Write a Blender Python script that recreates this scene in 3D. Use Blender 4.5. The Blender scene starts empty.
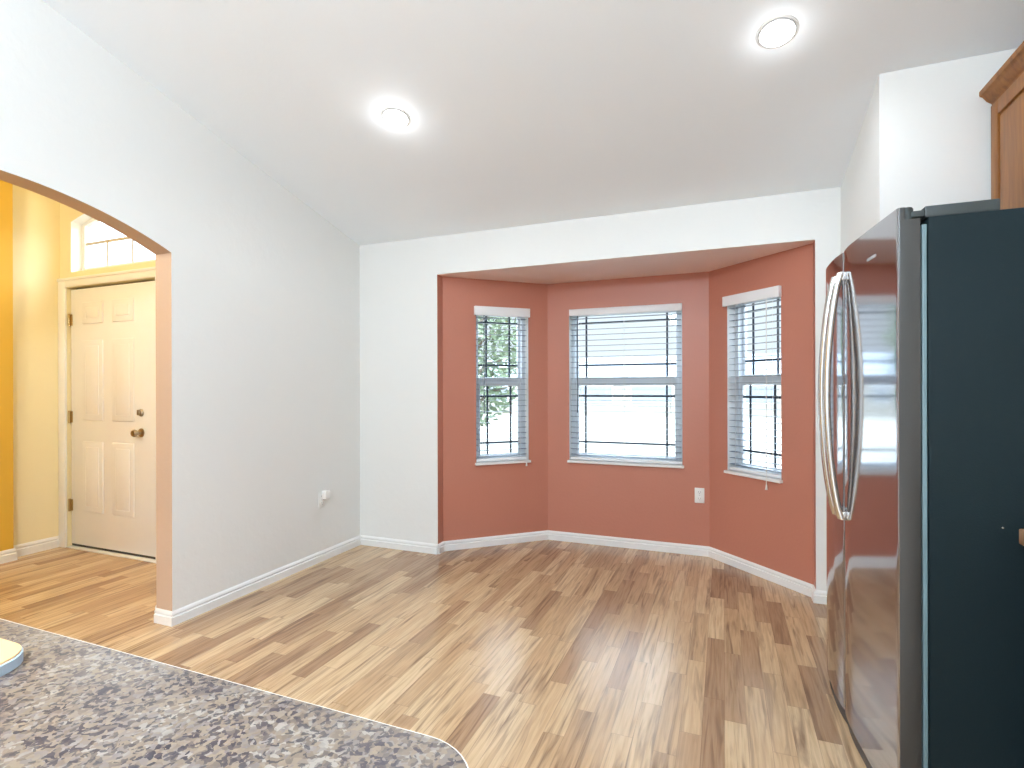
import bpy, bmesh, math, random
from mathutils import Vector, Matrix
R = math.radians
sc = bpy.context.scene
COL = sc.collection
random.seed(7)

# ------------------------------------------------------------------ camera
cam_d = bpy.data.cameras.new('camera')
cam = bpy.data.objects.new('camera', cam_d); COL.objects.link(cam)
CAM_H = 1.2745
cam.location = (0, 0, CAM_H)
cam_d.sensor_fit = 'HORIZONTAL'; cam_d.sensor_width = 36.0
cam_d.lens = 533.3 / 1024 * 36.0
cam_d.shift_y = (387.82 - 384) / 1024
cam_d.clip_start = 0.02; cam_d.clip_end = 200
cam.matrix_world = (Matrix.Translation((0, 0, CAM_H)) @ Matrix.Rotation(R(21.645), 4, 'Z')
                    @ Matrix.Rotation(R(90), 4, 'X') @ Matrix.Rotation(R(-0.15), 4, 'Z'))
sc.camera = cam

# ------------------------------------------------------------------ view, world, sun, large lights
vs = sc.view_settings
vs.view_transform = 'Standard'; vs.look = 'None'; vs.exposure = 0.46; vs.gamma = 1.0
vs.use_curve_mapping = False
sc.cycles.use_denoising = True
sc.cycles.max_bounces = 10
sc.cycles.diffuse_bounces = 6
sc.cycles.caustics_reflective = False
sc.cycles.caustics_refractive = False
sc.cycles.sample_clamp_indirect = 6.0

world = bpy.data.worlds.new('sky'); sc.world = world
world.use_nodes = True
bg = world.node_tree.nodes['Background']
bg.inputs['Strength'].default_value = 1.0
# bright hazy sky: pale near the horizon, much brighter overhead
wt = world.node_tree
w_tc = wt.nodes.new('ShaderNodeTexCoord'); w_sp = wt.nodes.new('ShaderNodeSeparateXYZ')
w_mr = wt.nodes.new('ShaderNodeMapRange'); w_mr.interpolation_type = 'SMOOTHSTEP'
w_mr.inputs['From Min'].default_value = .14; w_mr.inputs['From Max'].default_value = .34
w_mx = wt.nodes.new('ShaderNodeMix'); w_mx.data_type = 'RGBA'
w_mx.inputs[6].default_value = (0.72, 0.80, 0.88, 1)
w_mx.inputs[7].default_value = (6.8, 8.0, 9.4, 1)
wt.links.new(w_tc.outputs['Generated'], w_sp.inputs[0]); wt.links.new(w_sp.outputs[2], w_mr.inputs['Value'])
wt.links.new(w_mr.outputs[0], w_mx.inputs[0]); wt.links.new(w_mx.outputs[2], bg.inputs['Color'])

def light(name, kind, loc, rot, energy, color, **kw):
    d = bpy.data.lights.new(name, kind); d.energy = energy; d.color = color
    for k, v in kw.items(): setattr(d, k, v)
    o = bpy.data.objects.new(name, d); COL.objects.link(o)
    o.location = loc; o.rotation_euler = rot
    return o
light('sun', 'SUN', (0, -8, 12), (R(28), 0, R(-28)), 3.2, (1, .96, .90), angle=R(1))
# added unseen fill light at the rear opening, evens the brightness
light('rear_fill_light', 'AREA', (-0.9, -3.30, 1.15), (R(90), 0, 0), 13, (0.80, 0.91, 1.0), shape='RECTANGLE', size=3.2, size_y=2.1)
# added ceiling fill behind the camera (its housing is built further down)
light('kitchen_fill_light', 'AREA', (-1.6, -1.25, 3.36), (0, 0, 0), 22, (0.80, 0.91, 1.0), shape='RECTANGLE', size=1.5, size_y=1.0)

# ------------------------------------------------------------------ key dimensions (metres, camera stands over the origin)
XL, YB, YJ = -2.7645, 3.5955, 1.995     # left wall face, back wall face, arch jamb
WT = 0.125                              # partition thickness
XO1, XO2, ZH = -2.043, 0.505, 2.147     # bay opening
YBAY = 4.285
BXA, BXB = -1.377, -0.102
BT = 0.0835
XR, YRET = 0.6364, 2.763
SL = 0.2448
YRIDGE = -0.6
YD, XF = 2.668, -5.0                    # entry door wall, foyer side wall
XK = 1.34                               # kitchen wall behind the refrigerator
YREAR = -3.5
def zc(y): return 2.44 + SL * (YB - max(y, YRIDGE))

# ------------------------------------------------------------------ materials
def s2l(c):
    return tuple(((x/255)/12.92 if x/255 <= .04045 else ((x/255+.055)/1.055)**2.4) for x in c)
def new_mat(name):
    m = bpy.data.materials.new(name); m.use_nodes = True
    nt = m.node_tree
    return m, nt, nt.nodes['Principled BSDF']
def N(nt, kind, **kw):
    n = nt.nodes.new(kind)
    for k, v in kw.items():
        if k in n.inputs: n.inputs[k].default_value = v
        else: setattr(n, k, v)
    return n
def plain(name, lin, rough=.5, metal=0., spec=.5, bump=0., bscale=60., vary=0., bdetail=3.):
    """paint-like procedural material: slight tonal noise and a bump"""
    m, nt, b = new_mat(name)
    b.inputs['Roughness'].default_value = rough
    b.inputs['Metallic'].default_value = metal
    b.inputs['Specular IOR Level'].default_value = spec
    tc = N(nt, 'ShaderNodeTexCoord')
    if vary:
        nz = N(nt, 'ShaderNodeTexNoise'); nz.inputs['Scale'].default_value = 9; nz.inputs['Detail'].default_value = 4
        nt.links.new(tc.outputs['Object'], nz.inputs['Vector'])
        mx = N(nt, 'ShaderNodeMix', data_type='RGBA')
        mx.inputs[6].default_value = tuple(c*(1-vary) for c in lin)+(1,)
        mx.inputs[7].default_value = tuple(min(1, c*(1+vary)) for c in lin)+(1,)
        nt.links.new(nz.outputs['Fac'], mx.inputs[0]); nt.links.new(mx.outputs[2], b.inputs['Base Color'])
    else:
        b.inputs['Base Color'].default_value = tuple(lin)+(1,)
    if bump:
        nz = N(nt, 'ShaderNodeTexNoise'); nz.inputs['Scale'].default_value = bscale; nz.inputs['Detail'].default_value = bdetail
        nt.links.new(tc.outputs['Object'], nz.inputs['Vector'])
        bp = N(nt, 'ShaderNodeBump'); bp.inputs['Strength'].default_value = bump; bp.inputs['Distance'].default_value = .01
        nt.links.new(nz.outputs['Fac'], bp.inputs['Height']); nt.links.new(bp.outputs['Normal'], b.inputs['Normal'])
    return m

def knockdown(name, lin, rough=.42, strength=.10):
    """wall paint over knock-down texture: soft raised islands"""
    m, nt, b = new_mat(name)
    b.inputs['Base Color'].default_value = tuple(lin)+(1,)
    b.inputs['Roughness'].default_value = rough
    tc = N(nt, 'ShaderNodeTexCoord')
    nz = N(nt, 'ShaderNodeTexNoise'); nz.inputs['Scale'].default_value = 17; nz.inputs['Detail'].default_value = 5
    nt.links.new(tc.outputs['Object'], nz.inputs['Vector'])
    rp = N(nt, 'ShaderNodeValToRGB'); rp.color_ramp.elements[0].position = .47; rp.color_ramp.elements[1].position = .60
    nt.links.new(nz.outputs['Fac'], rp.inputs['Fac'])
    bp = N(nt, 'ShaderNodeBump'); bp.inputs['Strength'].default_value = strength; bp.inputs['Distance'].default_value = .004
    nt.links.new(rp.outputs['Color'], bp.inputs['Height']); nt.links.new(bp.outputs['Normal'], b.inputs['Normal'])
    return m

def ramp(nt, stops):
    r = N(nt, 'ShaderNodeValToRGB'); cr = r.color_ramp
    while len(cr.elements) < len(stops): cr.elements.new(.5)
    for e, (p, c) in zip(cr.elements, stops):
        e.position = p; e.color = tuple(c)+(1,)
    return r
def math_n(nt, op, a, b=None):
    n = N(nt, 'ShaderNodeMath', operation=op)
    for i, v in enumerate((a, b)):
        if v is None: continue
        if isinstance(v, (int, float)): n.inputs[i].default_value = v
        else: nt.links.new(v, n.inputs[i])
    return n.outputs[0]

def floor_material():
    m, nt, b = new_mat('laminate_strip_floor')
    tc = N(nt, 'ShaderNodeTexCoord'); sp = N(nt, 'ShaderNodeSeparateXYZ')
    nt.links.new(tc.outputs['Object'], sp.inputs[0])
    W, L = .078, .56
    u = math_n(nt, 'DIVIDE', sp.outputs[0], W)
    row = math_n(nt, 'FLOOR', u)
    wn = N(nt, 'ShaderNodeTexWhiteNoise', noise_dimensions='1D'); nt.links.new(row, wn.inputs['W'])
    v = math_n(nt, 'ADD', math_n(nt, 'DIVIDE', sp.outputs[1], L), math_n(nt, 'MULTIPLY', wn.outputs['Value'], 17.3))
    col = math_n(nt, 'FLOOR', v)
    cb = N(nt, 'ShaderNodeCombineXYZ'); nt.links.new(row, cb.inputs[0]); nt.links.new(col, cb.inputs[1])
    w2 = N(nt, 'ShaderNodeTexWhiteNoise', noise_dimensions='2D'); nt.links.new(cb.outputs[0], w2.inputs['Vector'])
    base = ramp(nt, [(0.0, s2l((160, 127, 98))), (.14, s2l((178, 145, 113))), (.3, s2l((192, 160, 124))), (.6, s2l((204, 173, 136))), (1.0, s2l((214, 186, 150)))])
    nt.links.new(w2.outputs['Value'], base.inputs['Fac'])
    # grain runs along each strip and starts afresh in each
    def grain(sx, sy, detail, dist):
        off = math_n(nt, 'MULTIPLY', w2.outputs['Value'], 91.0)
        g = N(nt, 'ShaderNodeCombineXYZ')
        nt.links.new(math_n(nt, 'MULTIPLY', sp.outputs[0], sx), g.inputs[0])
        nt.links.new(math_n(nt, 'MULTIPLY', sp.outputs[1], sy), g.inputs[1])
        nt.links.new(off, g.inputs[2])
        t = N(nt, 'ShaderNodeTexNoise'); t.inputs['Scale'].default_value = 1; t.inputs['Detail'].default_value = detail
        t.inputs['Distortion'].default_value = dist
        nt.links.new(g.outputs[0], t.inputs['Vector'])
        return t.outputs['Fac']
    fine = ramp(nt, [(.3, (.80, .76, .70)), (.6, (1.04, 1.03, 1.02))])
    nt.links.new(grain(95, 5, 5, .3), fine.inputs['Fac'])
    mul = N(nt, 'ShaderNodeMix', data_type='RGBA', blend_type='MULTIPLY'); mul.inputs[0].default_value = 1
    nt.links.new(base.outputs[0], mul.inputs[6]); nt.links.new(fine.outputs[0], mul.inputs[7])
    vein = ramp(nt, [(.50, (0, 0, 0)), (.62, (.40, .40, .40)), (.73, (.75, .75, .75))])
    nt.links.new(grain(30, 1.7, 5, 1.6), vein.inputs['Fac'])
    mv = N(nt, 'ShaderNodeMix', data_type='RGBA')
    nt.links.new(vein.outputs[0], mv.inputs[0]); nt.links.new(mul.outputs[2], mv.inputs[6])
    mv.inputs[7].default_value = s2l((104, 76, 58))+(1,)
    # fine joints
    fu = math_n(nt, 'FRACT', u); fv = math_n(nt, 'FRACT', v)
    ju = math_n(nt, 'LESS_THAN', fu, .022); jv = math_n(nt, 'LESS_THAN', fv, .004)
    j = math_n(nt, 'MULTIPLY', math_n(nt, 'MAXIMUM', ju, jv), .38)
    mj = N(nt, 'ShaderNodeMix', data_type='RGBA'); nt.links.new(j, mj.inputs[0]); nt.links.new(mv.outputs[2], mj.inputs[6])
    mj.inputs[7].default_value = s2l((92, 62, 44))+(1,)
    nt.links.new(mj.outputs[2], b.inputs['Base Color'])
    b.inputs['Roughness'].default_value = .25
    b.inputs['Specular IOR Level'].default_value = .5
    bp = N(nt, 'ShaderNodeBump'); bp.inputs['Strength'].default_value = .12; bp.inputs['Distance'].default_value = .003
    nt.links.new(grain(60, 4, 4, .5), bp.inputs['Height']); nt.links.new(bp.outputs['Normal'], b.inputs['Normal'])
    return m

def counter_material():
    m, nt, b = new_mat('speckled_laminate')
    tc = N(nt, 'ShaderNodeTexCoord')
    nz = N(nt, 'ShaderNodeTexNoise'); nz.inputs['Scale'].default_value = 90; nz.inputs['Detail'].default_value = 2
    nt.links.new(tc.outputs['Object'], nz.inputs['Vector'])
    ad = N(nt, 'ShaderNodeMix', data_type='VECTOR'); ad.inputs[0].default_value = .014
    nt.links.new(tc.outputs['Object'], ad.inputs[4]); nt.links.new(nz.outputs['Color'], ad.inputs[5])
    vo = N(nt, 'ShaderNodeTexVoronoi'); vo.inputs['Scale'].default_value = 185
    nt.links.new(ad.outputs[1], vo.inputs['Vector'])
    sp = N(nt, 'ShaderNodeSeparateColor'); nt.links.new(vo.outputs['Color'], sp.inputs[0])
    cl = N(nt, 'ShaderNodeTexNoise'); cl.inputs['Scale'].default_value = 15; cl.inputs['Detail'].default_value = 3
    nt.links.new(tc.outputs['Object'], cl.inputs['Vector'])
    f = math_n(nt, 'ADD', math_n(nt, 'MULTIPLY', sp.outputs[0], .55), math_n(nt, 'MULTIPLY', cl.outputs['Fac'], .75))
    rp = ramp(nt, [(.30, s2l((48, 42, 50))), (.40, s2l((70, 60, 64))), (.48, s2l((98, 85, 79))), (.57, s2l((118, 102, 88))),
                   (.68, s2l((136, 119, 100))), (.80, s2l((116, 105, 100))), (.92, s2l((150, 140, 129)))])
    nt.links.new(f, rp.inputs['Fac'])
    # scattered near-black flecks
    v2 = N(nt, 'ShaderNodeTexVoronoi'); v2.inputs['Scale'].default_value = 210
    nt.links.new(ad.outputs[1], v2.inputs['Vector'])
    s2 = N(nt, 'ShaderNodeSeparateColor'); nt.links.new(v2.outputs['Color'], s2.inputs[0])
    dk = math_n(nt, 'MULTIPLY', math_n(nt, 'GREATER_THAN', s2.outputs[1], .88), .75)
    mx = N(nt, 'ShaderNodeMix', data_type='RGBA'); nt.links.new(dk, mx.inputs[0])
    nt.links.new(rp.outputs[0], mx.inputs[6]); mx.inputs[7].default_value = s2l((54, 48, 56))+(1,)
    nt.links.new(mx.outputs[2], b.inputs['Base Color'])
    b.inputs['Roughness'].default_value = .35
    return m

def wood_material(name, a, bcol, rough=.38):
    m, nt, b = new_mat(name)
    tc = N(nt, 'ShaderNodeTexCoord')
    mp = N(nt, 'ShaderNodeMapping'); mp.inputs['Scale'].default_value = (22, 22, 2.2)
    nt.links.new(tc.outputs['Object'], mp.inputs[0])
    nz = N(nt, 'ShaderNodeTexNoise'); nz.inputs['Scale'].default_value = 1.6; nz.inputs['Detail'].default_value = 6; nz.inputs['Distortion'].default_value = .8
    nt.links.new(mp.outputs[0], nz.inputs['Vector'])
    rp = ramp(nt, [(.3, a), (.7, bcol)]); nt.links.new(nz.outputs['Fac'], rp.inputs['Fac'])
    nt.links.new(rp.outputs[0], b.inputs['Base Color']); b.inputs['Roughness'].default_value = rough
    b.inputs['Specular IOR Level'].default_value = .3
    return m

def steel(name, lin, rough):
    m, nt, b = new_mat(name)
    b.inputs['Base Color'].default_value = tuple(lin)+(1,); b.inputs['Metallic'].default_value = 1
    tc = N(nt, 'ShaderNodeTexCoord'); mp = N(nt, 'ShaderNodeMapping'); mp.inputs['Scale'].default_value = (3, 3, 420)
    nt.links.new(tc.outputs['Object'], mp.inputs[0])
    nz = N(nt, 'ShaderNodeTexNoise'); nz.inputs['Scale'].default_value = 1; nz.inputs['Detail'].default_value = 3
    nt.links.new(mp.outputs[0], nz.inputs['Vector'])
    rp = N(nt, 'ShaderNodeMapRange'); rp.inputs['To Min'].default_value = rough*.8; rp.inputs['To Max'].default_value = rough*1.2
    nt.links.new(nz.outputs['Fac'], rp.inputs['Value']); nt.links.new(rp.outputs[0], b.inputs['Roughness'])
    return m

def emit(name, col, strength):
    m, nt, b = new_mat(name)
    b.inputs['Base Color'].default_value = (.9, .9, .9, 1)
    b.inputs['Emission Color'].default_value = tuple(col)+(1,); b.inputs['Emission Strength'].default_value = strength
    return m

def glass_material():
    m, nt, b = new_mat('window_glass')
    nt.nodes.remove(b)
    out = nt.nodes['Material Output']
    tr = N(nt, 'ShaderNodeBsdfTransparent'); tr.inputs[0].default_value = (.96, .98, .985, 1)
    gl = N(nt, 'ShaderNodeBsdfGlossy'); gl.inputs['Roughness'].default_value = .01
    lw = N(nt, 'ShaderNodeLayerWeight'); lw.inputs[0].default_value = .5
    fac = math_n(nt, 'ADD', math_n(nt, 'MULTIPLY', math_n(nt, 'POWER', lw.outputs['Facing'], 4.0), .5), .03)
    mx = N(nt, 'ShaderNodeMixShader')
    nt.links.new(fac, mx.inputs[0]); nt.links.new(tr.outputs[0], mx.inputs[1]); nt.links.new(gl.outputs[0], mx.inputs[2])
    nt.links.new(mx.outputs[0], out.inputs[0])
    return m

M = dict(
    white_wall=knockdown('white_wall_paint', (.79, .79, .77)),
    ceiling=plain('ceiling_paint', (.89, .94, .985), .7, bump=.05, bscale=90),
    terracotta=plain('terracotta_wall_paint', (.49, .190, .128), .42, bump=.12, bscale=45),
    soffit=plain('soffit_painted_glow', (.92, .75, .68), .5, bump=.12, bscale=45),  # terracotta lightened in colour to imitate window glow
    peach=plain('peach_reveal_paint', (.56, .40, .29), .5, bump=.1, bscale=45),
    cream=knockdown('cream_foyer_paint', (.86, .77, .50), .6, .06),
    gold=knockdown('golden_foyer_paint', (.66, .40, .045), .6, .06),
    trim=plain('white_trim_paint', (.82, .82, .81), .3, vary=.02),
    sash=plain('white_window_vinyl', (.78, .82, .86), .35),
    muntin=plain('dark_muntin_paint', (.03, .045, .07), .4),
    blind=plain('white_blind_vinyl', (.84, .85, .86), .35),
    tan=plain('tan_muntin_paint', (.58, .52, .42), .5),
    slat=plain('slat_backlit_shade', (.15, .18, .22), .45),  # white slats darkened in colour to imitate backlit shade
    cord=plain('white_cord', (.8, .78, .74), .7),
    wand=plain('smoky_wand', (.12, .14, .17), .25),
    door=plain('door_paint', (.86, .86, .85), .38, vary=.015),
    plastic=plain('white_plastic', (.85, .85, .83), .3),
    dark=plain('dark_slot', (.03, .03, .03), .6),
    floor=floor_material(), counter=counter_material(),
    edge=plain('pale_counter_edge', (.80, .74, .66), .35, vary=.03),
    oak=wood_material('honey_oak', s2l((122, 74, 30)), s2l((156, 100, 44))),
    oak_gap_shade=wood_material('oak_shadow_line', s2l((34, 20, 12)), s2l((46, 28, 18))),
    black_cab=plain('black_cabinet_finish', (.012, .012, .018), .35, vary=.1),
    steel=steel('dark_stainless', (.46, .46, .49), .09),
    handle=steel('bright_stainless', (.66, .65, .62), .2),
    kick=plain('dark_brown_kick_grille', (.06, .045, .04), .5, vary=.1),
    brown_edge=plain('brown_counter_edge', (.30, .17, .10), .4, vary=.2),
    door_side=plain('door_side_dark_reflection', (.055, .053, .050), .32, metal=.6, vary=.03),  # charcoal colour stands in for the dark room reflected in the steel
    fridge_side=plain('slate_fridge_side', (.007, .015, .018), .55, spec=.14, bump=.1, bscale=260),
    fridge_top=plain('charcoal_fridge_cap', (.028, .036, .036), .5, bump=.08, bscale=200),
    gasket=plain('grey_gasket', (.17, .25, .27), .6),
    bronze=plain('aged_nickel', (.40, .33, .25), .28, metal=1.),
    brass=plain('dull_brass', (.50, .36, .16), .35, metal=1.),
    glass=glass_material(),
    lamp=emit('lamp_glow', (1, .98, .95), 6.0),
    bulb=emit('bulb_glow', (1, .97, .92), 9.0),
    warm=emit('warm_globe_glow', (1, .70, .32), 5.0),
    fill=emit('globe_fill_glow', (.71, .86, 1), 185.0),
    ring=plain('grey_lamp_ring', (.42, .42, .42), .4),
    cream_card=plain('cream_tray_top', (.88, .54, .26), .4, vary=.03),
    blue_edge=plain('pale_blue_tray_edge', (.55, .68, .82), .3, vary=.03),
    lawn=plain('dry_lawn', (.24, .235, .20), .9, vary=.25, bump=.3, bscale=30),
    stucco=plain('cream_stucco', (.24, .23, .20), .85, vary=.06, bump=.2, bscale=40),
    roof=plain('pale_shingles', (.20, .225, .25), .8, vary=.1),
    pane_dark=plain('far_window_pane', (.19, .21, .23), .3),
    bark=plain('bark', (.16, .13, .10), .9, vary=.3),
    leaf=plain('leaf_green', (.13, .17, .10), .7, vary=.35),
    fence=plain('weathered_fence', (.42, .38, .31), .85, vary=.15),
)

# ------------------------------------------------------------------ mesh helpers
class MB:
    """collects shapes and links them as ONE mesh object"""
    def __init__(s): s.bm = bmesh.new()
    def box(s, x0, x1, y0, y1, z0, z1, bev=0, mi=0, seg=2):
        b = s.bm
        vs_ = [b.verts.new((x, y, z)) for x in (x0, x1) for y in (y0, y1) for z in (z0, z1)]
        idx = [(0, 1, 3, 2), (4, 6, 7, 5), (0, 4, 5, 1), (2, 3, 7, 6), (0, 2, 6, 4), (1, 5, 7, 3)]
        fs = [b.faces.new([vs_[i] for i in f]) for f in idx]
        for f in fs: f.material_index = mi
        if bev:
            es = list({e for f in fs for e in f.edges})
            r = bmesh.ops.bevel(b, geom=es, offset=bev, segments=seg, affect='EDGES', profile=.5)
            for f in r['faces']: f.material_index = mi
        return s
    def prism(s, pts, axis, a, c, mi=0, side_mi=None, smooth=False):
        """extrude a 2-D outline along axis from a to c; pts are the two other coordinates in xyz order"""
        def P(p, t):
            if axis == 'x': return (t, p[0], p[1])
            if axis == 'y': return (p[0], t, p[1])
            return (p[0], p[1], t)
        A = [s.bm.verts.new(P(p, a)) for p in pts]; C_ = [s.bm.verts.new(P(p, c)) for p in pts]
        n = len(pts)
        f1 = s.bm.faces.new(A); f2 = s.bm.faces.new(list(reversed(C_)))
        f1.material_index = f2.material_index = mi
        for i in range(n):
            f = s.bm.faces.new([A[i], C_[i], C_[(i+1) % n], A[(i+1) % n]])
            f.smooth = smooth
            f.material_index = mi if side_mi is None else (side_mi[i] if not isinstance(side_mi, int) else side_mi)
        return s
    def tube(s, path, r, seg=10, caps=True):
        path = [Vector(p) for p in path]; rings = []
        for i, p in enumerate(path):
            d = (path[min(i+1, len(path)-1)] - path[max(i-1, 0)]).normalized()
            up = Vector((0, 0, 1)) if abs(d.z) < .9 else Vector((1, 0, 0))
            a = d.cross(up).normalized(); bb = d.cross(a).normalized()
            rr = r[i] if isinstance(r, (list, tuple)) else r
            ra, rb = rr if isinstance(rr, tuple) else (rr, rr)
            rings.append([s.bm.verts.new(p + a*ra*math.cos(t) + bb*rb*math.sin(t)) for t in [2*math.pi*k/seg for k in range(seg)]])
        for q, w in zip(rings, rings[1:]):
            for k in range(seg):
                f = s.bm.faces.new([q[k], q[(k+1) % seg], w[(k+1) % seg], w[k]]); f.smooth = True
        if caps:
            s.bm.faces.new(rings[0]); s.bm.faces.new(rings[-1])
        return s
    def lathe(s, prof, origin, axis=(0, 0, 1), seg=28):
        """revolve (radius, height) profile about axis through origin"""
        q = Vector((0, 0, 1)).rotation_difference(Vector(axis)); o = Vector(origin); rings = []
        for r_, h in prof:
            if r_ < 1e-6: rings.append([s.bm.verts.new(o + q @ Vector((0, 0, h)))]); continue
            rings.append([s.bm.verts.new(o + q @ Vector((r_*math.cos(2*math.pi*k/seg), r_*math.sin(2*math.pi*k/seg), h))) for k in range(seg)])
        for a, c in zip(rings, rings[1:]):
            for k in range(seg):
                k2 = (k+1) % seg
                if len(a) == 1 and len(c) == 1: continue
                if len(a) == 1: f = s.bm.faces.new([a[0], c[k2], c[k]])
                elif len(c) == 1: f = s.bm.faces.new([a[k], a[k2], c[0]])
                else: f = s.bm.faces.new([a[k], a[k2], c[k2], c[k]])
                f.smooth = True
        return s
    def build(s, name, mats, parent=None, mat=None):
        bmesh.ops.recalc_face_normals(s.bm, faces=s.bm.faces)
        me = bpy.data.meshes.new(name); s.bm.to_mesh(me); s.bm.free()
        me.set_sharp_from_angle(angle=R(35))
        for m in (mats if isinstance(mats, (list, tuple)) else [mats]): me.materials.append(m)
        o = bpy.data.objects.new(name, me); COL.objects.link(o)
        if parent: o.parent = parent
        if mat is not None: o.matrix_local = mat
        return o
def empty(name, loc=(0, 0, 0), rz=0, parent=None):
    o = bpy.data.objects.new(name, None); COL.objects.link(o)
    o.location = loc; o.rotation_euler = (0, 0, rz); o.empty_display_size = .1
    if parent: o.parent = parent
    return o
def tag(o, label, cat, group=None, kind=None):
    o['label'] = label; o['category'] = cat
    if group: o['group'] = group
    if kind: o['kind'] = kind
    return o
def struct(o):
    o['kind'] = 'structure'; return o

# ------------------------------------------------------------------ room shell
struct(MB().box(-5.2, 1.5, YREAR-.12, 4.5, -.12, 0).build('floor', M['floor']))

# vaulted ceiling: rises from the window wall towards the kitchen, then flat
cp = [(YB+.1, 2.44-SL*.1), (YRIDGE, zc(YRIDGE)), (YREAR-.12, zc(YRIDGE)), (YREAR-.12, zc(YRIDGE)+.14), (YRIDGE-.02, zc(YRIDGE)+.14), (YB+.1, 2.44-SL*.1+.14)]
struct(MB().prism(cp, 'x', XL-WT, 1.5).build('ceiling', M['ceiling']))

# left wall with the arched opening
YA0 = .405; yc_ = (YJ+YA0)/2; half = (YJ-YA0)/2; rise = .17
Rr = (half*half+rise*rise)/(2*rise); zs = 2.178-rise
arch = []
NA = 40
a0 = math.asin(half/Rr)
for i in range(NA+1):
    t = -a0 + 2*a0*i/NA
    arch.append((yc_+Rr*math.sin(t), 2.178-Rr+Rr*math.cos(t)))
top = [(YB+.02, zc(YB+.02)+.05), (YRIDGE, zc(YRIDGE)+.05), (YREAR, zc(YRIDGE)+.05)]
outline = [(YREAR, 0), (YA0, 0)] + arch + [(YJ, 0), (YB+.02, 0)] + top
smi = [0]*len(outline)
for i in range(1, 1+len(arch)+1): smi[i] = 1
struct(MB().prism(outline, 'x', XL-.055, XL, 0, smi).build('wall_left', [M['white_wall'], M['peach']]))
struct(MB().prism([(y, z if z < 2.7 else 3.05) for y, z in outline[:-3]]+[(YB+.02, 3.05), (YREAR, 3.05)], 'x', XL-WT, XL-.055, 0, smi[:-3]+[0, 0]).build('wall_foyer_right', [M['cream'], M['peach']]))

# back wall with the wide bay opening
def zb(x): return 2.44+.03
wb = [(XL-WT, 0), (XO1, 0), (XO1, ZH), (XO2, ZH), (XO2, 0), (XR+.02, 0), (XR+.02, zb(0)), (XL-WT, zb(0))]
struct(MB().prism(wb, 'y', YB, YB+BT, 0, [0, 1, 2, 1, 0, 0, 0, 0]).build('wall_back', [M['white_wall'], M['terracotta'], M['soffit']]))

# right wall block beside the bay, its end face looks at the camera behind the refrigerator
wr = [(YRET, 0), (YB+BT, 0), (YB+BT, zc(YB)+.03), (YRET, zc(YRET)+.03)]
struct(MB().prism(wr, 'x', XR, 1.5).build('wall_right', M['white_wall']))
struct(MB().box(XK, 1.5, YREAR, YRET, 0, 3.55).build('wall_kitchen', M['white_wall']))
# rear wall with an opening added to suit the rear fill light
struct(MB().prism([(XL, 0), (-2.55, 0), (-2.55, 2.25), (.75, 2.25), (.75, 0), (1.5, 0), (1.5, 3.55), (XL, 3.55)], 'y', YREAR-.12, YREAR).build('wall_rear', M['white_wall']))

# bay: three window walls (local x along the wall, y outwards)
CH_Z0, CH_Z1 = .672, 1.922
def bay_wall(name, P, Q, h0, h1, ext0, ext1):
    P, Q = Vector(P), Vector(Q); L = (Q-P).length; ang = math.atan2(Q.y-P.y, Q.x-P.x)
    m = MB(); t = .15
    us = [-ext0, h0, h1, L+ext1]; zs_ = [0, CH_Z0, CH_Z1, ZH+.12]
    g = [[[m.bm.verts.new((u, w, z)) for z in zs_] for u in us] for w in (0, t)]
    for k, w in enumerate((0, 1)):
        for i in range(3):
            for j in range(3):
                if i == 1 and j == 1: continue
                m.bm.faces.new([g[w][i][j], g[w][i+1][j], g[w][i+1][j+1], g[w][i][j+1]])
    def wallf(a, b_, mi):
        f = m.bm.faces.new([g[0][a[0]][a[1]], g[0][b_[0]][b_[1]], g[1][b_[0]][b_[1]], g[1][a[0]][a[1]]]); f.material_index = mi
    for i in range(3):
        wallf((i, 0), (i+1, 0), 0); wallf((i, 3), (i+1, 3), 0); wallf((0, i), (0, i+1), 0); wallf((3, i), (3, i+1), 0)
    wallf((1, 1), (2, 1), 1); wallf((1, 2), (2, 2), 1); wallf((1, 1), (1, 2), 1); wallf((2, 1), (2, 2), 1)
    o = struct(m.build(name, [M['terracotta'], M['trim']]))
    o.location = (P.x, P.y, 0); o.rotation_euler = (0, 0, ang)
    return P, ang, L
A0, A1, B1, B0 = (XO1, YB+BT), (BXA, YBAY), (BXB, YBAY), (XO2, YB+BT)
LW = bay_wall('wall_bay_left', A0, A1, .272, .725, .0, .062)
CW = bay_wall('wall_bay_back', A1, B1, .187, 1.082, 0, 0)
RW = bay_wall('wall_bay_right', B1, B0, .180, .632, .062, .0)
struct(MB().prism([(XO1-.05, YB+BT-.001), (XO2+.05, YB+BT-.001), (XO2+.05, YB+BT+.12), (BXB+.1, YBAY+.14), (BXA-.1, YBAY+.14), (XO1-.05, YB+BT+.12)], 'z', ZH, ZH+.1).build('ceiling_bay', M['soffit']))

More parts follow.
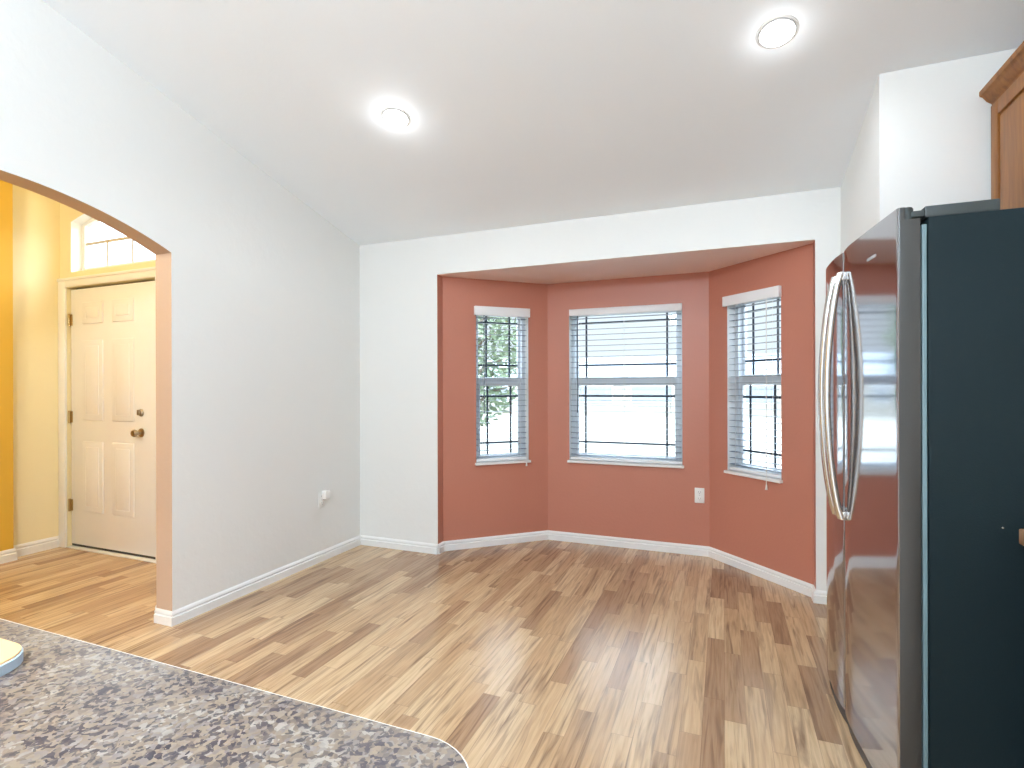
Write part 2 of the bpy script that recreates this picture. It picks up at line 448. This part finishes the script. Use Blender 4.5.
# foyer shell
struct(MB().box(XF-.12, XL-WT, YREAR-.12, YD+.14, 3.0, 3.1).build('ceiling_foyer', M['cream']))
DX0, DX1, DZ = -4.897, -3.862, 2.078       # door opening
TZ0 = 2.21
dwl = [(XF-.1, 0), (DX0-.012, 0), (DX0-.012, DZ+.012), (DX1+.012, DZ+.012), (DX1+.012, 0), (XL-.06, 0), (XL-.06, TZ0), (XF-.1, TZ0)]
m = MB(); m.prism(dwl, 'y', YD, YD+.12)
TX0, TX1 = -4.856, -3.86
tr = [(TX0, TZ0), (TX0, 2.612), (TX0+.36, 2.715), (TX1-.36, 2.715), (TX1, 2.612), (TX1, TZ0)]
m.prism([(XF-.1, TZ0)]+tr+[(XL-.06, TZ0), (XL-.06, 3.02), (XF-.1, 3.02)], 'y', YD, YD+.12, 0, [0]+[1]*5+[0]*5)
struct(m.build('wall_foyer_end', [M['cream'], M['trim']]))
struct(MB().box(XF-.12, XF, 2.32, YD+.12, 0, 3.02).build('wall_foyer_left', M['cream']))
struct(MB().box(XF-.12, XF+.085, YREAR, 2.32, 0, 3.02).build('wall_foyer_side', M['gold']))
struct(MB().box(XF-.12, XL-WT+.02, YREAR-.12, YREAR, 0, 3.02).build('wall_foyer_rear', M['cream']))

# ------------------------------------------------------------------ baseboards
BP = [(0, 0), (.015, 0), (.015, .044), (.008, .048), (.008, .053), (.012, .057), (.012, .062), (.005, .072), (.002, .075), (0, .075)]
def baseboard(name, path, mat='trim', h=1.0):
    """sweep the moulding along a floor path, room on the right-hand side of the walking direction"""
    pts = [Vector(p) for p in path]; m = MB(); rings = []
    for i, p in enumerate(pts):
        n1 = n2 = None
        if i > 0:
            d = (pts[i]-pts[i-1]).normalized(); n1 = Vector((d.y, -d.x))
        if i < len(pts)-1:
            d = (pts[i+1]-pts[i]).normalized(); n2 = Vector((d.y, -d.x))
        if n1 is None: off = n2
        elif n2 is None: off = n1
        else:
            b_ = (n1+n2); off = b_/max(.3, b_.dot(n1))
        rings.append([m.bm.verts.new((p.x+off.x*q[0], p.y+off.y*q[0], q[1]*h)) for q in BP])
    for a, c in zip(rings, rings[1:]):
        for k in range(len(BP)):
            k2 = (k+1) % len(BP); m.bm.faces.new([a[k], a[k2], c[k2], c[k]])
    m.bm.faces.new(rings[0]); m.bm.faces.new(rings[-1])
    return struct(m.build(name, M[mat]))
baseboard('baseboard_left', [(XL-WT, YJ), (XL, YJ), (XL, YB), (XO1, YB), A0, A1, B1, B0, (XO2, YB), (XR, YB), (XR, YRET)][:2] + [(XL, YB), (XO1, YB)])
baseboard('baseboard_back', [(XO1, YB), A0, A1, B1, B0, (XO2, YB), (XR, YB), (XR, YRET), (XR+.5, YRET)])
baseboard('baseboard_foyer', [(XF+.085, .3), (XF+.085, 2.32), (XF, 2.32), (XF, YD)], h=1.2)
baseboard('baseboard_foyer_right', [(XL-WT, YD), (XL-WT, YJ)], h=1.2)
baseboard('baseboard_rear', [(XL, YA0), (XL-WT, YA0)])

# ------------------------------------------------------------------ bay windows and blinds
def frame_ring(m, u0, u1, z0, z1, w, y0, y1, bev=.004):
    m.box(u0, u0+w, y0, y1, z0, z1, bev); m.box(u1-w, u1, y0, y1, z0, z1, bev)
    m.box(u0+w, u1-w, y0, y1, z0, z0+w, bev); m.box(u0+w, u1-w, y0, y1, z1-w, z1, bev)
def bay_window(name, wall, h0, h1, mull):
    P, ang, L = wall
    root = struct(empty(name, (P.x, P.y, 0), ang))
    z0, z1 = CH_Z0, CH_Z1
    f = MB(); frame_ring(f, h0, h1, z0, z1, .030, .075, .149); f.build('window_frame', M['sash'], root)
    su = MB(); frame_ring(su, h0+.030, h1-.030, 1.300, z1-.030, .022, .112, .138)
    su = su.build('upper_sash', M['sash'], root)
    sl_ = MB(); frame_ring(sl_, h0+.030, h1-.030, z0+.030, 1.360, .030, .082, .110)
    sl_.box(h0+.06, h1-.06, .080, .110, 1.290, 1.362, .004)
    c = (h0+h1)/2
    sl_.box(c-.03, c+.03, .062, .080, 1.352, 1.364, .003)
    sl_ = sl_.build('lower_sash', M['sash'], root)
    for (par, yy, za, zb_, hz) in ((su, .125, 1.322, z1-.052, (1.462, 1.815)), (sl_, .096, z0+.06, 1.29, (.822, 1.205))):
        g = MB(); g.box(h0+.05, h1-.05, yy-.002, yy+.002, za, zb_); g.build('pane', M['glass'], par)
        g = MB()
        for u in mull: g.box(u-.008, u+.008, yy-.010, yy-.003, za, zb_, .002)
        for z in hz: g.box(h0+.052, h1-.052, yy-.009, yy-.003, z-.008, z+.008, .002)
        g.build('muntin_grid', M['muntin'], par)
    s = MB(); s.box(h0-.012, h1+.012, -.028, .075, z0-.016, z0+.004, .004); s.build('window_sill', M['trim'], root)
    return root
WL = bay_window('window_1', LW, .272, .725, (.395, .600))
WC = bay_window('window_2', CW, .187, 1.082, (.305, .960))
WR = bay_window('window_3', RW, .180, .632, (.305, .510))

def blind(wall, h0, h1, label, outside, cord_u, wand_u, tassel, cords):
    P, ang, L = wall
    root = empty('window_blind', (P.x, P.y, 0), ang)
    tag(root, label, 'window blind', 'bay window blinds')
    z0, z1 = CH_Z0, CH_Z1
    a, b_ = h0+.006, h1-.006
    hr = MB(); hr.box(a, b_, .006, .060, z1-.050, z1-.003, .002); hr.build('headrail', M['blind'], root)
    if outside:
        v = MB(); v.box(h0-.012-.006, h1+.006, -.030, -.020, z1-.066, z1+.006, .003)
        v.box(h0-.018, h0-.010, -.022, -.001, z1-.066, z1+.006, .002); v.box(h1-.002, h1+.006, -.022, -.001, z1-.066, z1+.006, .002)
        v.box(h0-.016, h1+.004, -.024, -.001, z1+.002, z1+.006, .001)
    else:
        v = MB(); v.box(h0+.002, h1-.002, -.010, .003, z1-.056, z1-.002, .003)
    v.build('valance', M['blind'], root)
    # slats, open and level
    s = MB(); n = 26; zt, zl = z1-.078, z0+.052
    tilt = R(0)
    for i in range(n):
        z = zt+(zl-zt)*i/(n-1)
        pr = []
        for k in range(7):
            t = -1+2*k/6; pr.append((.033+.024*t*math.cos(tilt), z+.024*t*math.sin(tilt)+.0006*(1-t*t)))
        lo = [(y, zz-.0024) for y, zz in reversed(pr)]
        s.prism(pr+lo, 'x', a+.002, b_-.002)
    s.build('slats', M['slat'], root)
    br = MB(); br.box(a, b_, .010, .056, z0+.008, z0+.030, .004); br.build('bottom_rail', M['blind'], root)
    c = MB()
    for u in cords:
        for y in (.0075, .0585): c.tube([(u, y, z1-.05), (u, y, z0+.03)], .0009, 6)
        for i in range(n):
            z = zt+(zl-zt)*i/(n-1); c.tube([(u+.004, .008, z-.003), (u+.004, .058, z-.003)], .0007, 4)
    c.build('ladder_cords', M['cord'], root)
    if wand_u is not None:
        w = MB(); w.tube([(wand_u, -.016, z1-.06), (wand_u, -.018, 1.10), (wand_u, -.018, 1.07)], [.0042, .0042, .0055], 8)
        w.build('tilt_wand', M['wand'], root)
    if cord_u is not None:
        w = MB()
        for du in (0, .006):
            w.tube([(cord_u+du, -.034, z1-.06), (cord_u+du, -.036, 1.2), (cord_u+du*.6, -.036, tassel+.03)], .0014, 6)
        w = w.build('lift_cord', M['cord'], root)
        t = MB(); t.lathe([(0, .036), (.004, .034), (.0055, .02), (.008, .002), (.0075, 0), (0, 0)], (cord_u+.002, -.036, tassel), seg=12)
        t.build('tassel', M['plastic'], w)
    return root
blind(LW, .272, .725, 'white slatted blind on the left angled bay window, before green foliage', True, .690, .335, .632, (.345, .655))
blind(CW, .187, 1.082, 'widest white slatted blind, on the middle bay window', False, None, .263, 0, (.28, .635, .99))
blind(RW, .180, .632, 'white slatted blind on the right angled bay window, tasselled cord hanging below', True, .545, None, .600, (.245, .560))

# ------------------------------------------------------------------ entry door, casing and transom
dr = struct(empty('door_1', (0, 0, 0)))
m = MB()
# slab with six raised panels: outline grid of recessed grooves
yf = YD+.022
DB = .03
m.box(DX0, DX1, yf, yf+.042, DB, DZ-.004, .002)
m.build('door_slab', M['door'], dr)
dw = DX1-DX0
cols = ((-4.745, -4.495), (-4.385, -4.135))
rows = ((1.79, 1.965), (1.025, 1.66), (.30, .86))
for (ua, ub) in cols:
    for (za, zb_) in rows:
        p = MB()
        p.box(ua, ub, yf-.007, yf+.002, za, zb_, .006, seg=3)
        p.box(ua+.045, ub-.045, yf-.011, yf-.004, za+.045, zb_-.045, .006, seg=2)
        p.build('door_panel', M['door'], dr)
k = MB(); k.lathe([(0, 0), (.033, 0), (.033, .005), (.014, .010), (.012, .030), (.020, .036), (.027, .046), (.028, .056), (.022, .066), (0, .070)], (-4.055, yf, .945), (0, -1, 0)); k.build('door_knob', M['bronze'], dr)
k = MB(); k.lathe([(0, 0), (.028, 0), (.028, .006), (.020, .014), (0, .015)], (-4.055, yf, 1.095), (0, -1, 0)); k.box(-4.061, -4.049, yf-.032, yf-.010, 1.078, 1.118, .003); k.build('deadbolt', M['bronze'], dr)
for z in (1.83, 1.05, .34):
    h = MB(); h.tube([(DX0-.004, YD+.010, z-.05), (DX0-.004, YD+.010, z+.05)], .008, 10); h.box(DX0-.012, DX0+.02, YD+.016, YD+.0225, z-.045, z+.045)
    h.build('hinge', M['brass'], dr)
m = MB(); m.box(DX0, DX1, yf+.004, yf+.04, .002, DB); m.build('door_sweep', M['dark'], dr)
m = MB(); m.box(DX0-.012, DX0+.012, yf+.043, yf+.06, 0, DZ+.012); m.box(DX1-.012, DX1+.012, yf+.043, yf+.06, 0, DZ+.012); m.box(DX0-.012, DX1+.012, yf+.043, yf+.06, DZ-.016, DZ+.012); m.build('weatherstrip', M['dark'], dr)
m = MB(); m.box(DX0, DX1, YD-.012, yf+.05, 0, .012, .004); m.build('threshold', M['plastic'], dr)
m = MB()
cw = .10
m.box(DX0-cw, DX0-.012, YD-.018, YD, 0, DZ+.07, .005); m.box(DX1+.012, DX1+cw, YD-.018, YD, 0, DZ+.07, .005)
m.box(DX0-.014, DX1+.014, YD-.018, YD, DZ+.012, DZ+.07, .005)
m.box(DX0-cw, DX1+cw, YD-.026, YD, DZ+.062, DZ+.084, .004)
struct(m.build('trim_1', M['door']))
# transom light over the door
tw = struct(empty('window_4', (0, 0, 0)))
yt = YD+.10
m = MB()
def offs(poly, d):
    c = Vector((sum(p[0] for p in poly)/len(poly), sum(p[1] for p in poly)/len(poly)))
    return [((p[0]-c.x)*(1-d/.48)+c.x, (p[1]-c.y)*(1-d/.25)+c.y) for p in poly]
inn = offs(tr, .035)
for i in range(len(tr)):
    j = (i+1) % len(tr)
    m.prism([tr[i], tr[j], inn[j], inn[i]], 'y', yt-.02, yt+.019)
m.build('window_frame', M['trim'], tw)
g = MB(); g.prism(inn, 'y', yt-.001, yt+.003); g.build('pane', M['glass'], tw)
g = MB(); g.box(inn[0][0]-.01, inn[-1][0]+.01, yt-.012, yt-.002, 2.44, 2.462, .002)
for x in (-4.555, -4.255, -3.955): g.box(x-.007, x+.007, yt-.012, yt-.002, TZ0+.02, 2.45, .002)
g.build('muntin_grid', M['tan'], tw)

# ------------------------------------------------------------------ recessed ceiling lamps
nrm = Vector((0, -SL, -1)).normalized()
def can_light(x, y, label, bulb):
    o = empty('recessed_ceiling_light', (x, y, zc(y)))
    tag(o, label, 'ceiling light', 'recessed ceiling lights')
    t = MB(); t.lathe([(.070, .001), (.071, .004), (.078, .003), (.082, -.001), (.070, -.001), (.070, .001)], (0, 0, 0), nrm, 40); t.build('trim_ring', M['trim'], o)
    t = MB(); t.lathe([(.066, .0005), (.066, .008), (.0705, .008), (.0705, .0005)], (0, 0, 0), nrm, 40); t.build('grey_ring', M['ring'], o)
    if bulb:
        t = MB(); t.lathe([(.066, .001), (.050, .006), (.047, .012), (.040, .018), (.022, .023), (0, .025)], (0, 0, 0), nrm, 32); t.build('bulb', M['bulb'], o)
    else:
        t = MB(); t.lathe([(.066, .003), (.06, .007), (.03, .009), (0, .0095)], (0, 0, 0), nrm, 32); t.build('lens', M['lamp'], o)
    l = light('can_lamp', 'POINT', Vector((x, y, zc(y)))+nrm*.065, (0, 0, 0), 0.6 if bulb else .4, (.95, .98, 1), shadow_soft_size=.03)
    light('can_beam', 'SPOT', Vector((x, y, zc(y)))+nrm*.04, (0, 0, 0), 10, (.86, .95, 1), spot_size=R(165), spot_blend=.5, shadow_soft_size=.06)
    return o
can_light(.2065, 2.429, 'round flat ceiling light at the upper right with a thin grey ring', False)
can_light(-1.630, 2.429, 'ceiling light nearer the arch, bulb glowing in its recess', True)

# ------------------------------------------------------------------ wall outlets
def outlet(loc, rz, label):
    o = empty('wall_outlet', loc, rz); tag(o, label, 'outlet', 'wall outlets')
    p = MB(); p.box(-.035, .035, -.006, 0, -.057, .057, .003); p.build('cover_plate', M['plastic'], o)
    for z in (-.024, .024):
        r_ = MB(); r_.lathe([(0, 0), (.017, 0), (.017, .0025), (.015, .0035), (0, .0035)], (0, -.0055, z), (0, -1, 0), 20); r_ = r_.build('receptacle', M['plastic'], o)
        s = MB(); s.box(-.0085, -.0065, -.0096, -.0085, z-.002, z+.008); s.box(.0065, .0085, -.0096, -.0085, z-.002, z+.008); s.box(-.002, .002, -.0096, -.0085, z-.011, z-.007)
        s.build('slots', M['dark'], r_)
    s = MB(); s.lathe([(0, 0), (.003, 0), (.002, .0012), (0, .0015)], (0, -.006, 0), (0, -1, 0), 10); s.build('screw', M['ring'], o)
    return o
outlet((-.172, YBAY, .455), 0, 'white wall outlet on the terracotta bay wall, nothing plugged in')
outlet((XL, 3.142, .452), R(90), 'white wall outlet on the white left wall, behind a plug-in adapter')
ad = empty('plug_in_adapter', (XL+.0095, 3.158, .486), R(90)); tag(ad, 'white plug-in adapter in the upper socket of the left wall outlet', 'adapter')
a_ = MB(); a_.box(-.026, .026, -.040, 0, -.030, .034, .008, seg=3); a_.build('housing', M['plastic'], ad)
a_ = MB(); a_.box(-.022, -.008, -.030, -.012, -.0325, -.029, .001); a_.build('port', M['dark'], ad)

# ------------------------------------------------------------------ refrigerator
FY0, FY1, FSEAM = 1.806, 2.700, 2.320
FXC, FXD = .530, .511           # case front, door back
fr = empty('refrigerator', (FXC, (FY0+FY1)/2, 0)); tag(fr, 'tall dark stainless two-door refrigerator with slate side at right', 'refrigerator')
fo = fr.location
inv = Matrix.Translation(-fo)
def fpart(m, name, mat, parent=fr):
    o = m.build(name, mat, parent)
    if parent is fr: o.matrix_parent_inverse = inv
    return o
m = MB(); m.box(FXC, 1.27, FY0, FY1, .03, 1.748, .004)
fpart(m, 'case', M['fridge_side'])
def front(y):
    # each door leaf is slightly bowed; together they come forward at the seam
    if y < 2.32:
        t = (y-1.803)/.517
        return .459 - .057*t + .006*t*t + .012*max(0, (y-2.18)/.14)**2
    t = (y-2.32)/.383
    return .408 - .005*t + .022*t**6 + .012*max(0, (2.46-y)/.14)**2
def door_profile(ya, yb, inset=0., back=FXD, r=.006):
    n = 36; pts = []
    for i in range(n+1):
        y = ya+(yb-ya)*i/n; x = front(y)+inset
        e = min(y-ya, yb-y)
        if e < r: x += r-math.sqrt(max(0, r*r-(r-e)**2))
        pts.append((x, y))
    # small radius needs extra samples near the ends
    ext = []
    for y in (ya, ya+.0015, ya+.004, yb-.004, yb-.0015, yb):
        e = min(y-ya, yb-y); x = front(y)+inset+(r-math.sqrt(max(0, r*r-(r-e)**2)))
        ext.append((x, y))
    pts = sorted(set(pts+ext), key=lambda p: p[1])
    return pts+[(back, yb), (back, ya)]
def fridge_door(ya, yb, name, hy, near):
    pr = door_profile(ya, yb)
    sm = MB(); n = len(pr)
    sm.prism(pr, 'z', .060, 1.745, smooth=False)
    lip = [p for p in pr[:-2]]
    sm.prism(lip+[(x+.010, y) for x, y in reversed(lip)], 'z', 1.745, 1.780)
    o = fpart(sm, name, [M['steel'], M['door_side']])
    for p in o.data.polygons:
        if abs(p.normal.z) < .1 and p.normal.x < -.6: p.use_smooth = True
        if abs(p.normal.y) > .9: p.material_index = 1
    o.data.set_sharp_from_angle(angle=R(30))
    # bowed bar handle beside the seam, with end feet
    h = MB(); path = []; rad = []
    for i in range(25):
        t = i/24; z = .790+.903*t
        bow = math.sin(math.pi*t)**.7
        path.append((front(hy)-.015-.046*bow, hy, z)); rad.append((.017, .013))
    h.tube(path, rad, 14)
    for z in (.800, 1.683): h.box(front(hy)-.020, front(hy)+.002, hy-.012, hy+.012, z-.016, z+.016, .004)
    hh = h.build('handle', M['handle'], o)
    gk = MB(); gk.box(FXD+.006, FXC-.001, ya+.010 if near else ya+.004, yb-.004 if near else yb-.010, .085, 1.730, .002); gk.box(FXD-.001, FXD+.006, ya+.02, yb-.02, .09, 1.725); gk.build('gasket', M['gasket'], o)
    return o
d1 = fridge_door(FY0-.003, FSEAM-.003, 'door', FSEAM-.040, True)
d2 = fridge_door(FSEAM+.003, FY1+.003, 'door', FSEAM+.040, False)
# maker's badge: a small slanted silver mark near the top of the near door
m = MB()
for i in range(7):
    y = 1.965+i*.011; x = front(y)
    m.box(x-.0012, x+.003, y, y+.007, 1.680, 1.690, .0006)
m.build('badge', M['ring'], d1)
m = MB(); m.box(.523, .690, FY0+.002, FY1-.002, 1.747, 1.779, .004); m.box(.484, .526, FY0+.008, FY0+.085, 1.752, 1.770, .003); m.box(.484, .526, FY1-.085, FY1-.008, 1.752, 1.770, .003)
fpart(m, 'hinge_cover', M['fridge_top'])
for y in (FY0+.022, FY1-.022):
    m = MB(); m.lathe([(0, 0), (.017, 0), (.017, .034), (.015, .038), (0, .038)], (.484, y, 1.744), (0, 0, 1), 20); fpart(m, 'hinge_pin', M['fridge_top'])
m = MB(); pr = door_profile(FY0+.006, FY1-.006, .010, .57); m.prism(pr, 'z', .008, .058)
fpart(m, 'kick_grille', M['kick'])
for x in (.56, 1.22):
    for y in (FY0+.06, FY1-.06):
        m = MB(); m.lathe([(0, 0), (.022, 0), (.022, .012), (.01, .014), (.01, .035), (0, .035)], (x, y, 0), (0, 0, 1), 14); fpart(m, 'foot', M['dark'])
m = MB(); m.lathe([(0, 0), (.003, 0), (.002, .0015), (0, .002)], (.692, FY0, .897), (0, -1, 0), 10); fpart(m, 'side_screw', M['handle'])

# ------------------------------------------------------------------ cabinets by the refrigerator
CX0 = 1.030
uc = empty('wall_cabinet', (CX0, 2.29, 1.83)); tag(uc, 'honey oak wall cabinet with crown moulding above the refrigerator', 'cabinet')
def cpart(m, name, mat, parent=None):
    o = m.build(name, mat, parent or uc)
    if parent is None: o.matrix_parent_inverse = Matrix.Translation(-uc.location)
    return o
CY0, CY1 = 1.80, YRET-.002
m = MB(); m.box(CX0+.001, XK-.001, CY0, CY1, 1.83, 2.44, .001); cpart(m, 'carcass', M['oak'])
m = MB()
prof = [(CX0+.012, 2.428), (CX0-.004, 2.428), (CX0-.006, 2.434), (CX0-.012, 2.438), (CX0-.022, 2.446), (CX0-.030, 2.458), (CX0-.036, 2.466), (CX0-.044, 2.470), (CX0-.046, 2.476), (CX0-.046, 2.490), (CX0+.012, 2.490)]
m.prism(prof, 'y', CY0-.04, CY1); cpart(m, 'crown_moulding', M['oak'])
mid = (CY0+CY1)/2
for (ya, yb) in ((mid+.004, CY1-.030), (CY0+.012, mid-.004)):
    za, zb_ = 1.845, 2.412
    d = MB(); x1, x0 = CX0-.0005, CX0-.020
    s = .058
    d.box(x0, x1, ya, ya+s, za, zb_, .003); d.box(x0, x1, yb-s, yb, za, zb_, .003)
    d.box(x0, x1, ya+s, yb-s, za, za+s, .003); d.box(x0, x1, ya+s, yb-s, zb_-s, zb_, .003)
    d = cpart(d, 'cabinet_door', M['oak'])
    pn = MB(); pn.box(CX0-.010, CX0-.001, ya+s-.002, yb-s+.002, za+s-.002, zb_-s+.002); 
    pn.box(CX0-.018, CX0-.009, ya+s+.012, yb-s-.012, za+s+.012, zb_-s-.012, .006, seg=3)
    pn.build('raised_panel', M['oak'], d)
m = MB(); m.box(CX0-.004, CX0+.001, CY1-.030, CY1-.0005, 1.83, 2.43, .001); cpart(m, 'gap_shade_strip', M['oak_gap_shade'])  # dark strip painted as the shade in the gap beside the wall

bc = empty('base_cabinet', (.735, 1.1, 0)); tag(bc, 'black base cabinet under the counter, beside the near side of the refrigerator', 'cabinet')
def bpart(m, name, mat, root):
    o = m.build(name, mat, root); o.matrix_parent_inverse = Matrix.Translation(-root.location); return o
KY0, KY1 = .35, 1.768
m = MB(); m.box(.745, XK-.001, KY0, KY1, .09, .868, .002); m.box(.80, XK-.001, KY0, KY1, 0, .09); bpart(m, 'carcass', M['black_cab'], bc)
for i in range(3):
    ya = KY0+.006+i*(KY1-KY0-.006)/3; yb = ya+(KY1-KY0-.006)/3-.006
    m = MB(); m.box(.727, .745, ya, yb, .10, .69, .003); d = bpart(m, 'cabinet_door', M['black_cab'], bc)
    m = MB(); m.tube([(.727, ya+.04, .55), (.702, ya+.04, .56), (.702, ya+.04, .64), (.727, ya+.04, .65)], .004, 8); m.build('handle', M['handle'], d)
    m = MB(); m.box(.727, .745, ya, yb, .70, .862, .003); d = bpart(m, 'drawer', M['black_cab'], bc)
    m = MB(); m.lathe([(0, 0), (.008, 0), (.006, .012), (.013, .018), (.012, .024), (0, .026)], (.727, (ya+yb)/2, .78), (-1, 0, 0), 14); m.build('knob', M['handle'], d)
ct = MB(); ct.box(.707, XK-.001, KY0-.02, KY1-.004, .868, .908, .004)
tag(ct.build('countertop', M['brown_edge']), 'tan countertop end just showing at the right edge, against the refrigerator', 'countertop')

# ------------------------------------------------------------------ island counter in the foreground
def rounded(x0, x1, y0, y1, r, corners, n=8):
    pts = []
    for (cx, cy, a, key) in ((x1-r, y1-r, 0, 'ne'), (x0+r, y1-r, 90, 'nw'), (x0+r, y0+r, 180, 'sw'), (x1-r, y0+r, 270, 'se')):
        if key in corners:
            for i in range(n+1):
                t = R(a+90*i/n); pts.append((cx+r*math.cos(t), cy+r*math.sin(t)))
        else:
            pts.append((x1 if 'e' in key else x0, y1 if 'n' in key else y0))
    return pts
IX0, IX1, IY0, IY1 = -1.75, -.212, -.30, .4865
ic = empty('island_countertop', (-.9, .1, .872)); tag(ic, 'speckled beige and grey laminate countertop with rounded corner in the foreground', 'countertop')
ip = rounded(IX0, IX1, IY0, IY1, .075, ('ne', 'se'), 10)
m = MB(); m.prism(ip, 'z', .873, .910); o = m.build('slab', M['counter'], ic); o.matrix_parent_inverse = Matrix.Translation(-ic.location)
ipo = rounded(IX0, IX1+.0016, IY0-.0016, IY1+.0016, .0766, ('ne', 'se'), 10)
m = MB()
def strip(m, a, b_, z0, z1):
    va = [[m.bm.verts.new((p[0], p[1], z)) for z in (z0, z1)] for p in a]; vb = [[m.bm.verts.new((p[0], p[1], z)) for z in (z0, z1)] for p in b_]
    n = len(a)
    for i in range(n):
        j = (i+1) % n
        m.bm.faces.new([vb[i][0], vb[j][0], vb[j][1], vb[i][1]]); m.bm.faces.new([va[i][1], va[j][1], va[j][0], va[i][0]])
        m.bm.faces.new([vb[i][1], vb[j][1], va[j][1], va[i][1]]); m.bm.faces.new([va[i][0], va[j][0], vb[j][0], vb[i][0]])
strip(m, ip, ipo, .871, .9095)
o = m.build('edge_band', M['edge'], ic); o.matrix_parent_inverse = Matrix.Translation(-ic.location)
ib = empty('island_cabinet', (-.95, .05, 0)); tag(ib, 'white island base under the speckled foreground countertop', 'cabinet')
m = MB(); m.box(-1.72, -.42, -.22, .24, .09, .871, .003); m.box(-1.72, -.46, -.16, .20, 0, .09); bpart(m, 'carcass', M['trim'], ib)
for i in range(3):
    x0 = -1.70+i*.425; m = MB(); m.box(x0, x0+.415, .24, .256, .11, .86, .004); m.box(x0+.06, x0+.355, .256, .262, .17, .80, .004); bpart(m, 'back_panel', M['trim'], ib)
tr_ = empty('tray', (-1.0, .33, .910)); tag(tr_, 'cream-topped slab with a pale blue edge on the speckled counter, left edge', 'tray')
tp = rounded(-1.14, -.852, .20, .431, .05, ('ne', 'nw', 'sw', 'se'), 8)
m = MB(); m.prism(tp, 'z', .910, .923); o = m.build('body', M['blue_edge'], tr_); o.matrix_parent_inverse = Matrix.Translation(-tr_.location)
tp2 = rounded(-1.138, -.856, .204, .430, .048, ('ne', 'nw', 'sw', 'se'), 8)
m = MB(); m.prism(tp2, 'z', .923, .9255); o = m.build('top_sheet', M['cream_card'], tr_); o.matrix_parent_inverse = Matrix.Translation(-tr_.location)

# ------------------------------------------------------------------ lamps out of view
kl = empty('kitchen_fill_housing', (-1.6, -1.25, zc(YRIDGE))); tag(kl, 'flat rectangular white housing added for the unseen fill light behind the camera', 'ceiling light')
m = MB(); m.box(-.78, .78, -.53, .53, -.09, 0, .01); m.build('housing', M['trim'], kl)  # unseen housing, added to go with the ceiling fill light
pl_ = empty('globe_fill_lamp', (-.75, -.95, zc(-.95))); tag(pl_, 'white opal globe pendant lamp added unseen behind the camera', 'pendant lamp')
m = MB(); m.lathe([(0, 0), (.06, 0), (.06, -.015), (.02, -.03), (0, -.03)], (0, 0, 0)); m.build('canopy', M['trim'], pl_)
m = MB(); m.tube([(0, 0, -.02), (0, 0, -.80)], .004, 8); m.build('stem', M['trim'], pl_)
m = MB(); m.lathe([(.0, -.795)]+[(.15*math.sin(math.pi*i/14), -.945+.15*math.cos(math.pi*i/14)) for i in range(1, 14)]+[(0, -1.095)], (0, 0, 0)); m.build('globe', M['fill'], pl_)  # glowing globe added out of view to brighten ceiling and walls evenly
fl = empty('foyer_ceiling_lamp', (-3.95, .9, 3.0)); tag(fl, 'warm glowing globe lamp on the foyer ceiling', 'ceiling light')
m = MB(); m.lathe([(0, 0), (.09, 0), (.09, -.02), (.05, -.03), (0, -.03)], (0, 0, 0)); m.build('canopy', M['brass'], fl)
m = MB(); m.lathe([(.05, -.028), (.11, -.06), (.13, -.10), (.11, -.15), (.05, -.18), (0, -.185)], (0, 0, 0)); m.build('globe', M['warm'], fl)
light('foyer_lamp', 'POINT', (-3.95, .9, 2.62), (0, 0, 0), 42, (1.0, .94, .76), shadow_soft_size=.14)

# ------------------------------------------------------------------ outdoors, seen through the blinds
o = MB().box(-60, 60, 4.55, 90, -.75, -.60).build('ground', M['lawn']); struct(o)
hs = empty('neighbour_house', (-6.0, 36, -.60)); tag(hs, 'pale single-storey house beyond the lawn, seen through the middle blind', 'house')
m = MB(); m.box(-16, 16, 0, 6, 0, 2.5); m.build('house_wall', M['stucco'], hs)
m = MB(); m.prism([(-.12, 2.48), (6.12, 2.48), (3, 4.1)], 'x', -16.3, 16.3); m.build('house_roof', M['roof'], hs)
for x, w in ((-9.5, 1.8), (-2.2, 2.4), (1.6, 2.6), (8.0, 1.8), (12.0, 1.8)):
    m = MB(); m.box(x-w/2-.06, x+w/2+.06, -.04, -.001, .85, 2.05, .01); f = m.build('window', M['trim'], hs)
    m = MB(); m.box(x-w/2, x+w/2, -.055, -.038, .92, 1.98); m.build('pane', M['pane_dark'], f)
def tree(x, y, h, r, n, label):
    o = empty('leafy_tree', (x, y, -.60)); tag(o, label, 'tree', 'trees on the lawn')
    t = MB(); t.tube([(0, 0, 0), (.05, .02, h*.3), (-.05, .05, h*.55), (.05, 0, h*.85)], [.16, .12, .09, .03], 10)
    for k in range(9):
        a = k*2.4; z = h*(.3+.05*k)
        t.tube([(0, 0, z), (math.cos(a)*r*.4, math.sin(a)*r*.4, z+.4), (math.cos(a)*r*.8, math.sin(a)*r*.8, z+.55)], [.05, .03, .01], 6)
    t.build('trunk', M['bark'], o)
    lf = MB(); rnd = random.Random(int(x*10))
    for k in range(n):
        while True:
            p = Vector((rnd.uniform(-1, 1), rnd.uniform(-1, 1), rnd.uniform(-1, 1)))
            if p.length < 1 and rnd.random() < .35+p.length: break
        c = Vector((p.x*r, p.y*r, h*.62+p.z*h*.42)); s = rnd.uniform(.05, .11)
        a = Vector((rnd.gauss(0, 1), rnd.gauss(0, 1), rnd.gauss(0, .6))).normalized(); b_ = a.orthogonal().normalized()
        vv = [lf.bm.verts.new(c+q) for q in (a*s*1.5, b_*s*.55, -a*s*1.5, -b_*s*.55)]
        lf.bm.faces.new(vv)
    lf.build('foliage', M['leaf'], o)
tree(-5.5, 11.2, 4.6, 1.35, 1900, 'leafy green tree seen through the left bay window')
tree(-8.6, 14.0, 4.8, 1.7, 2000, 'leafy tree behind and left of the nearest tree')
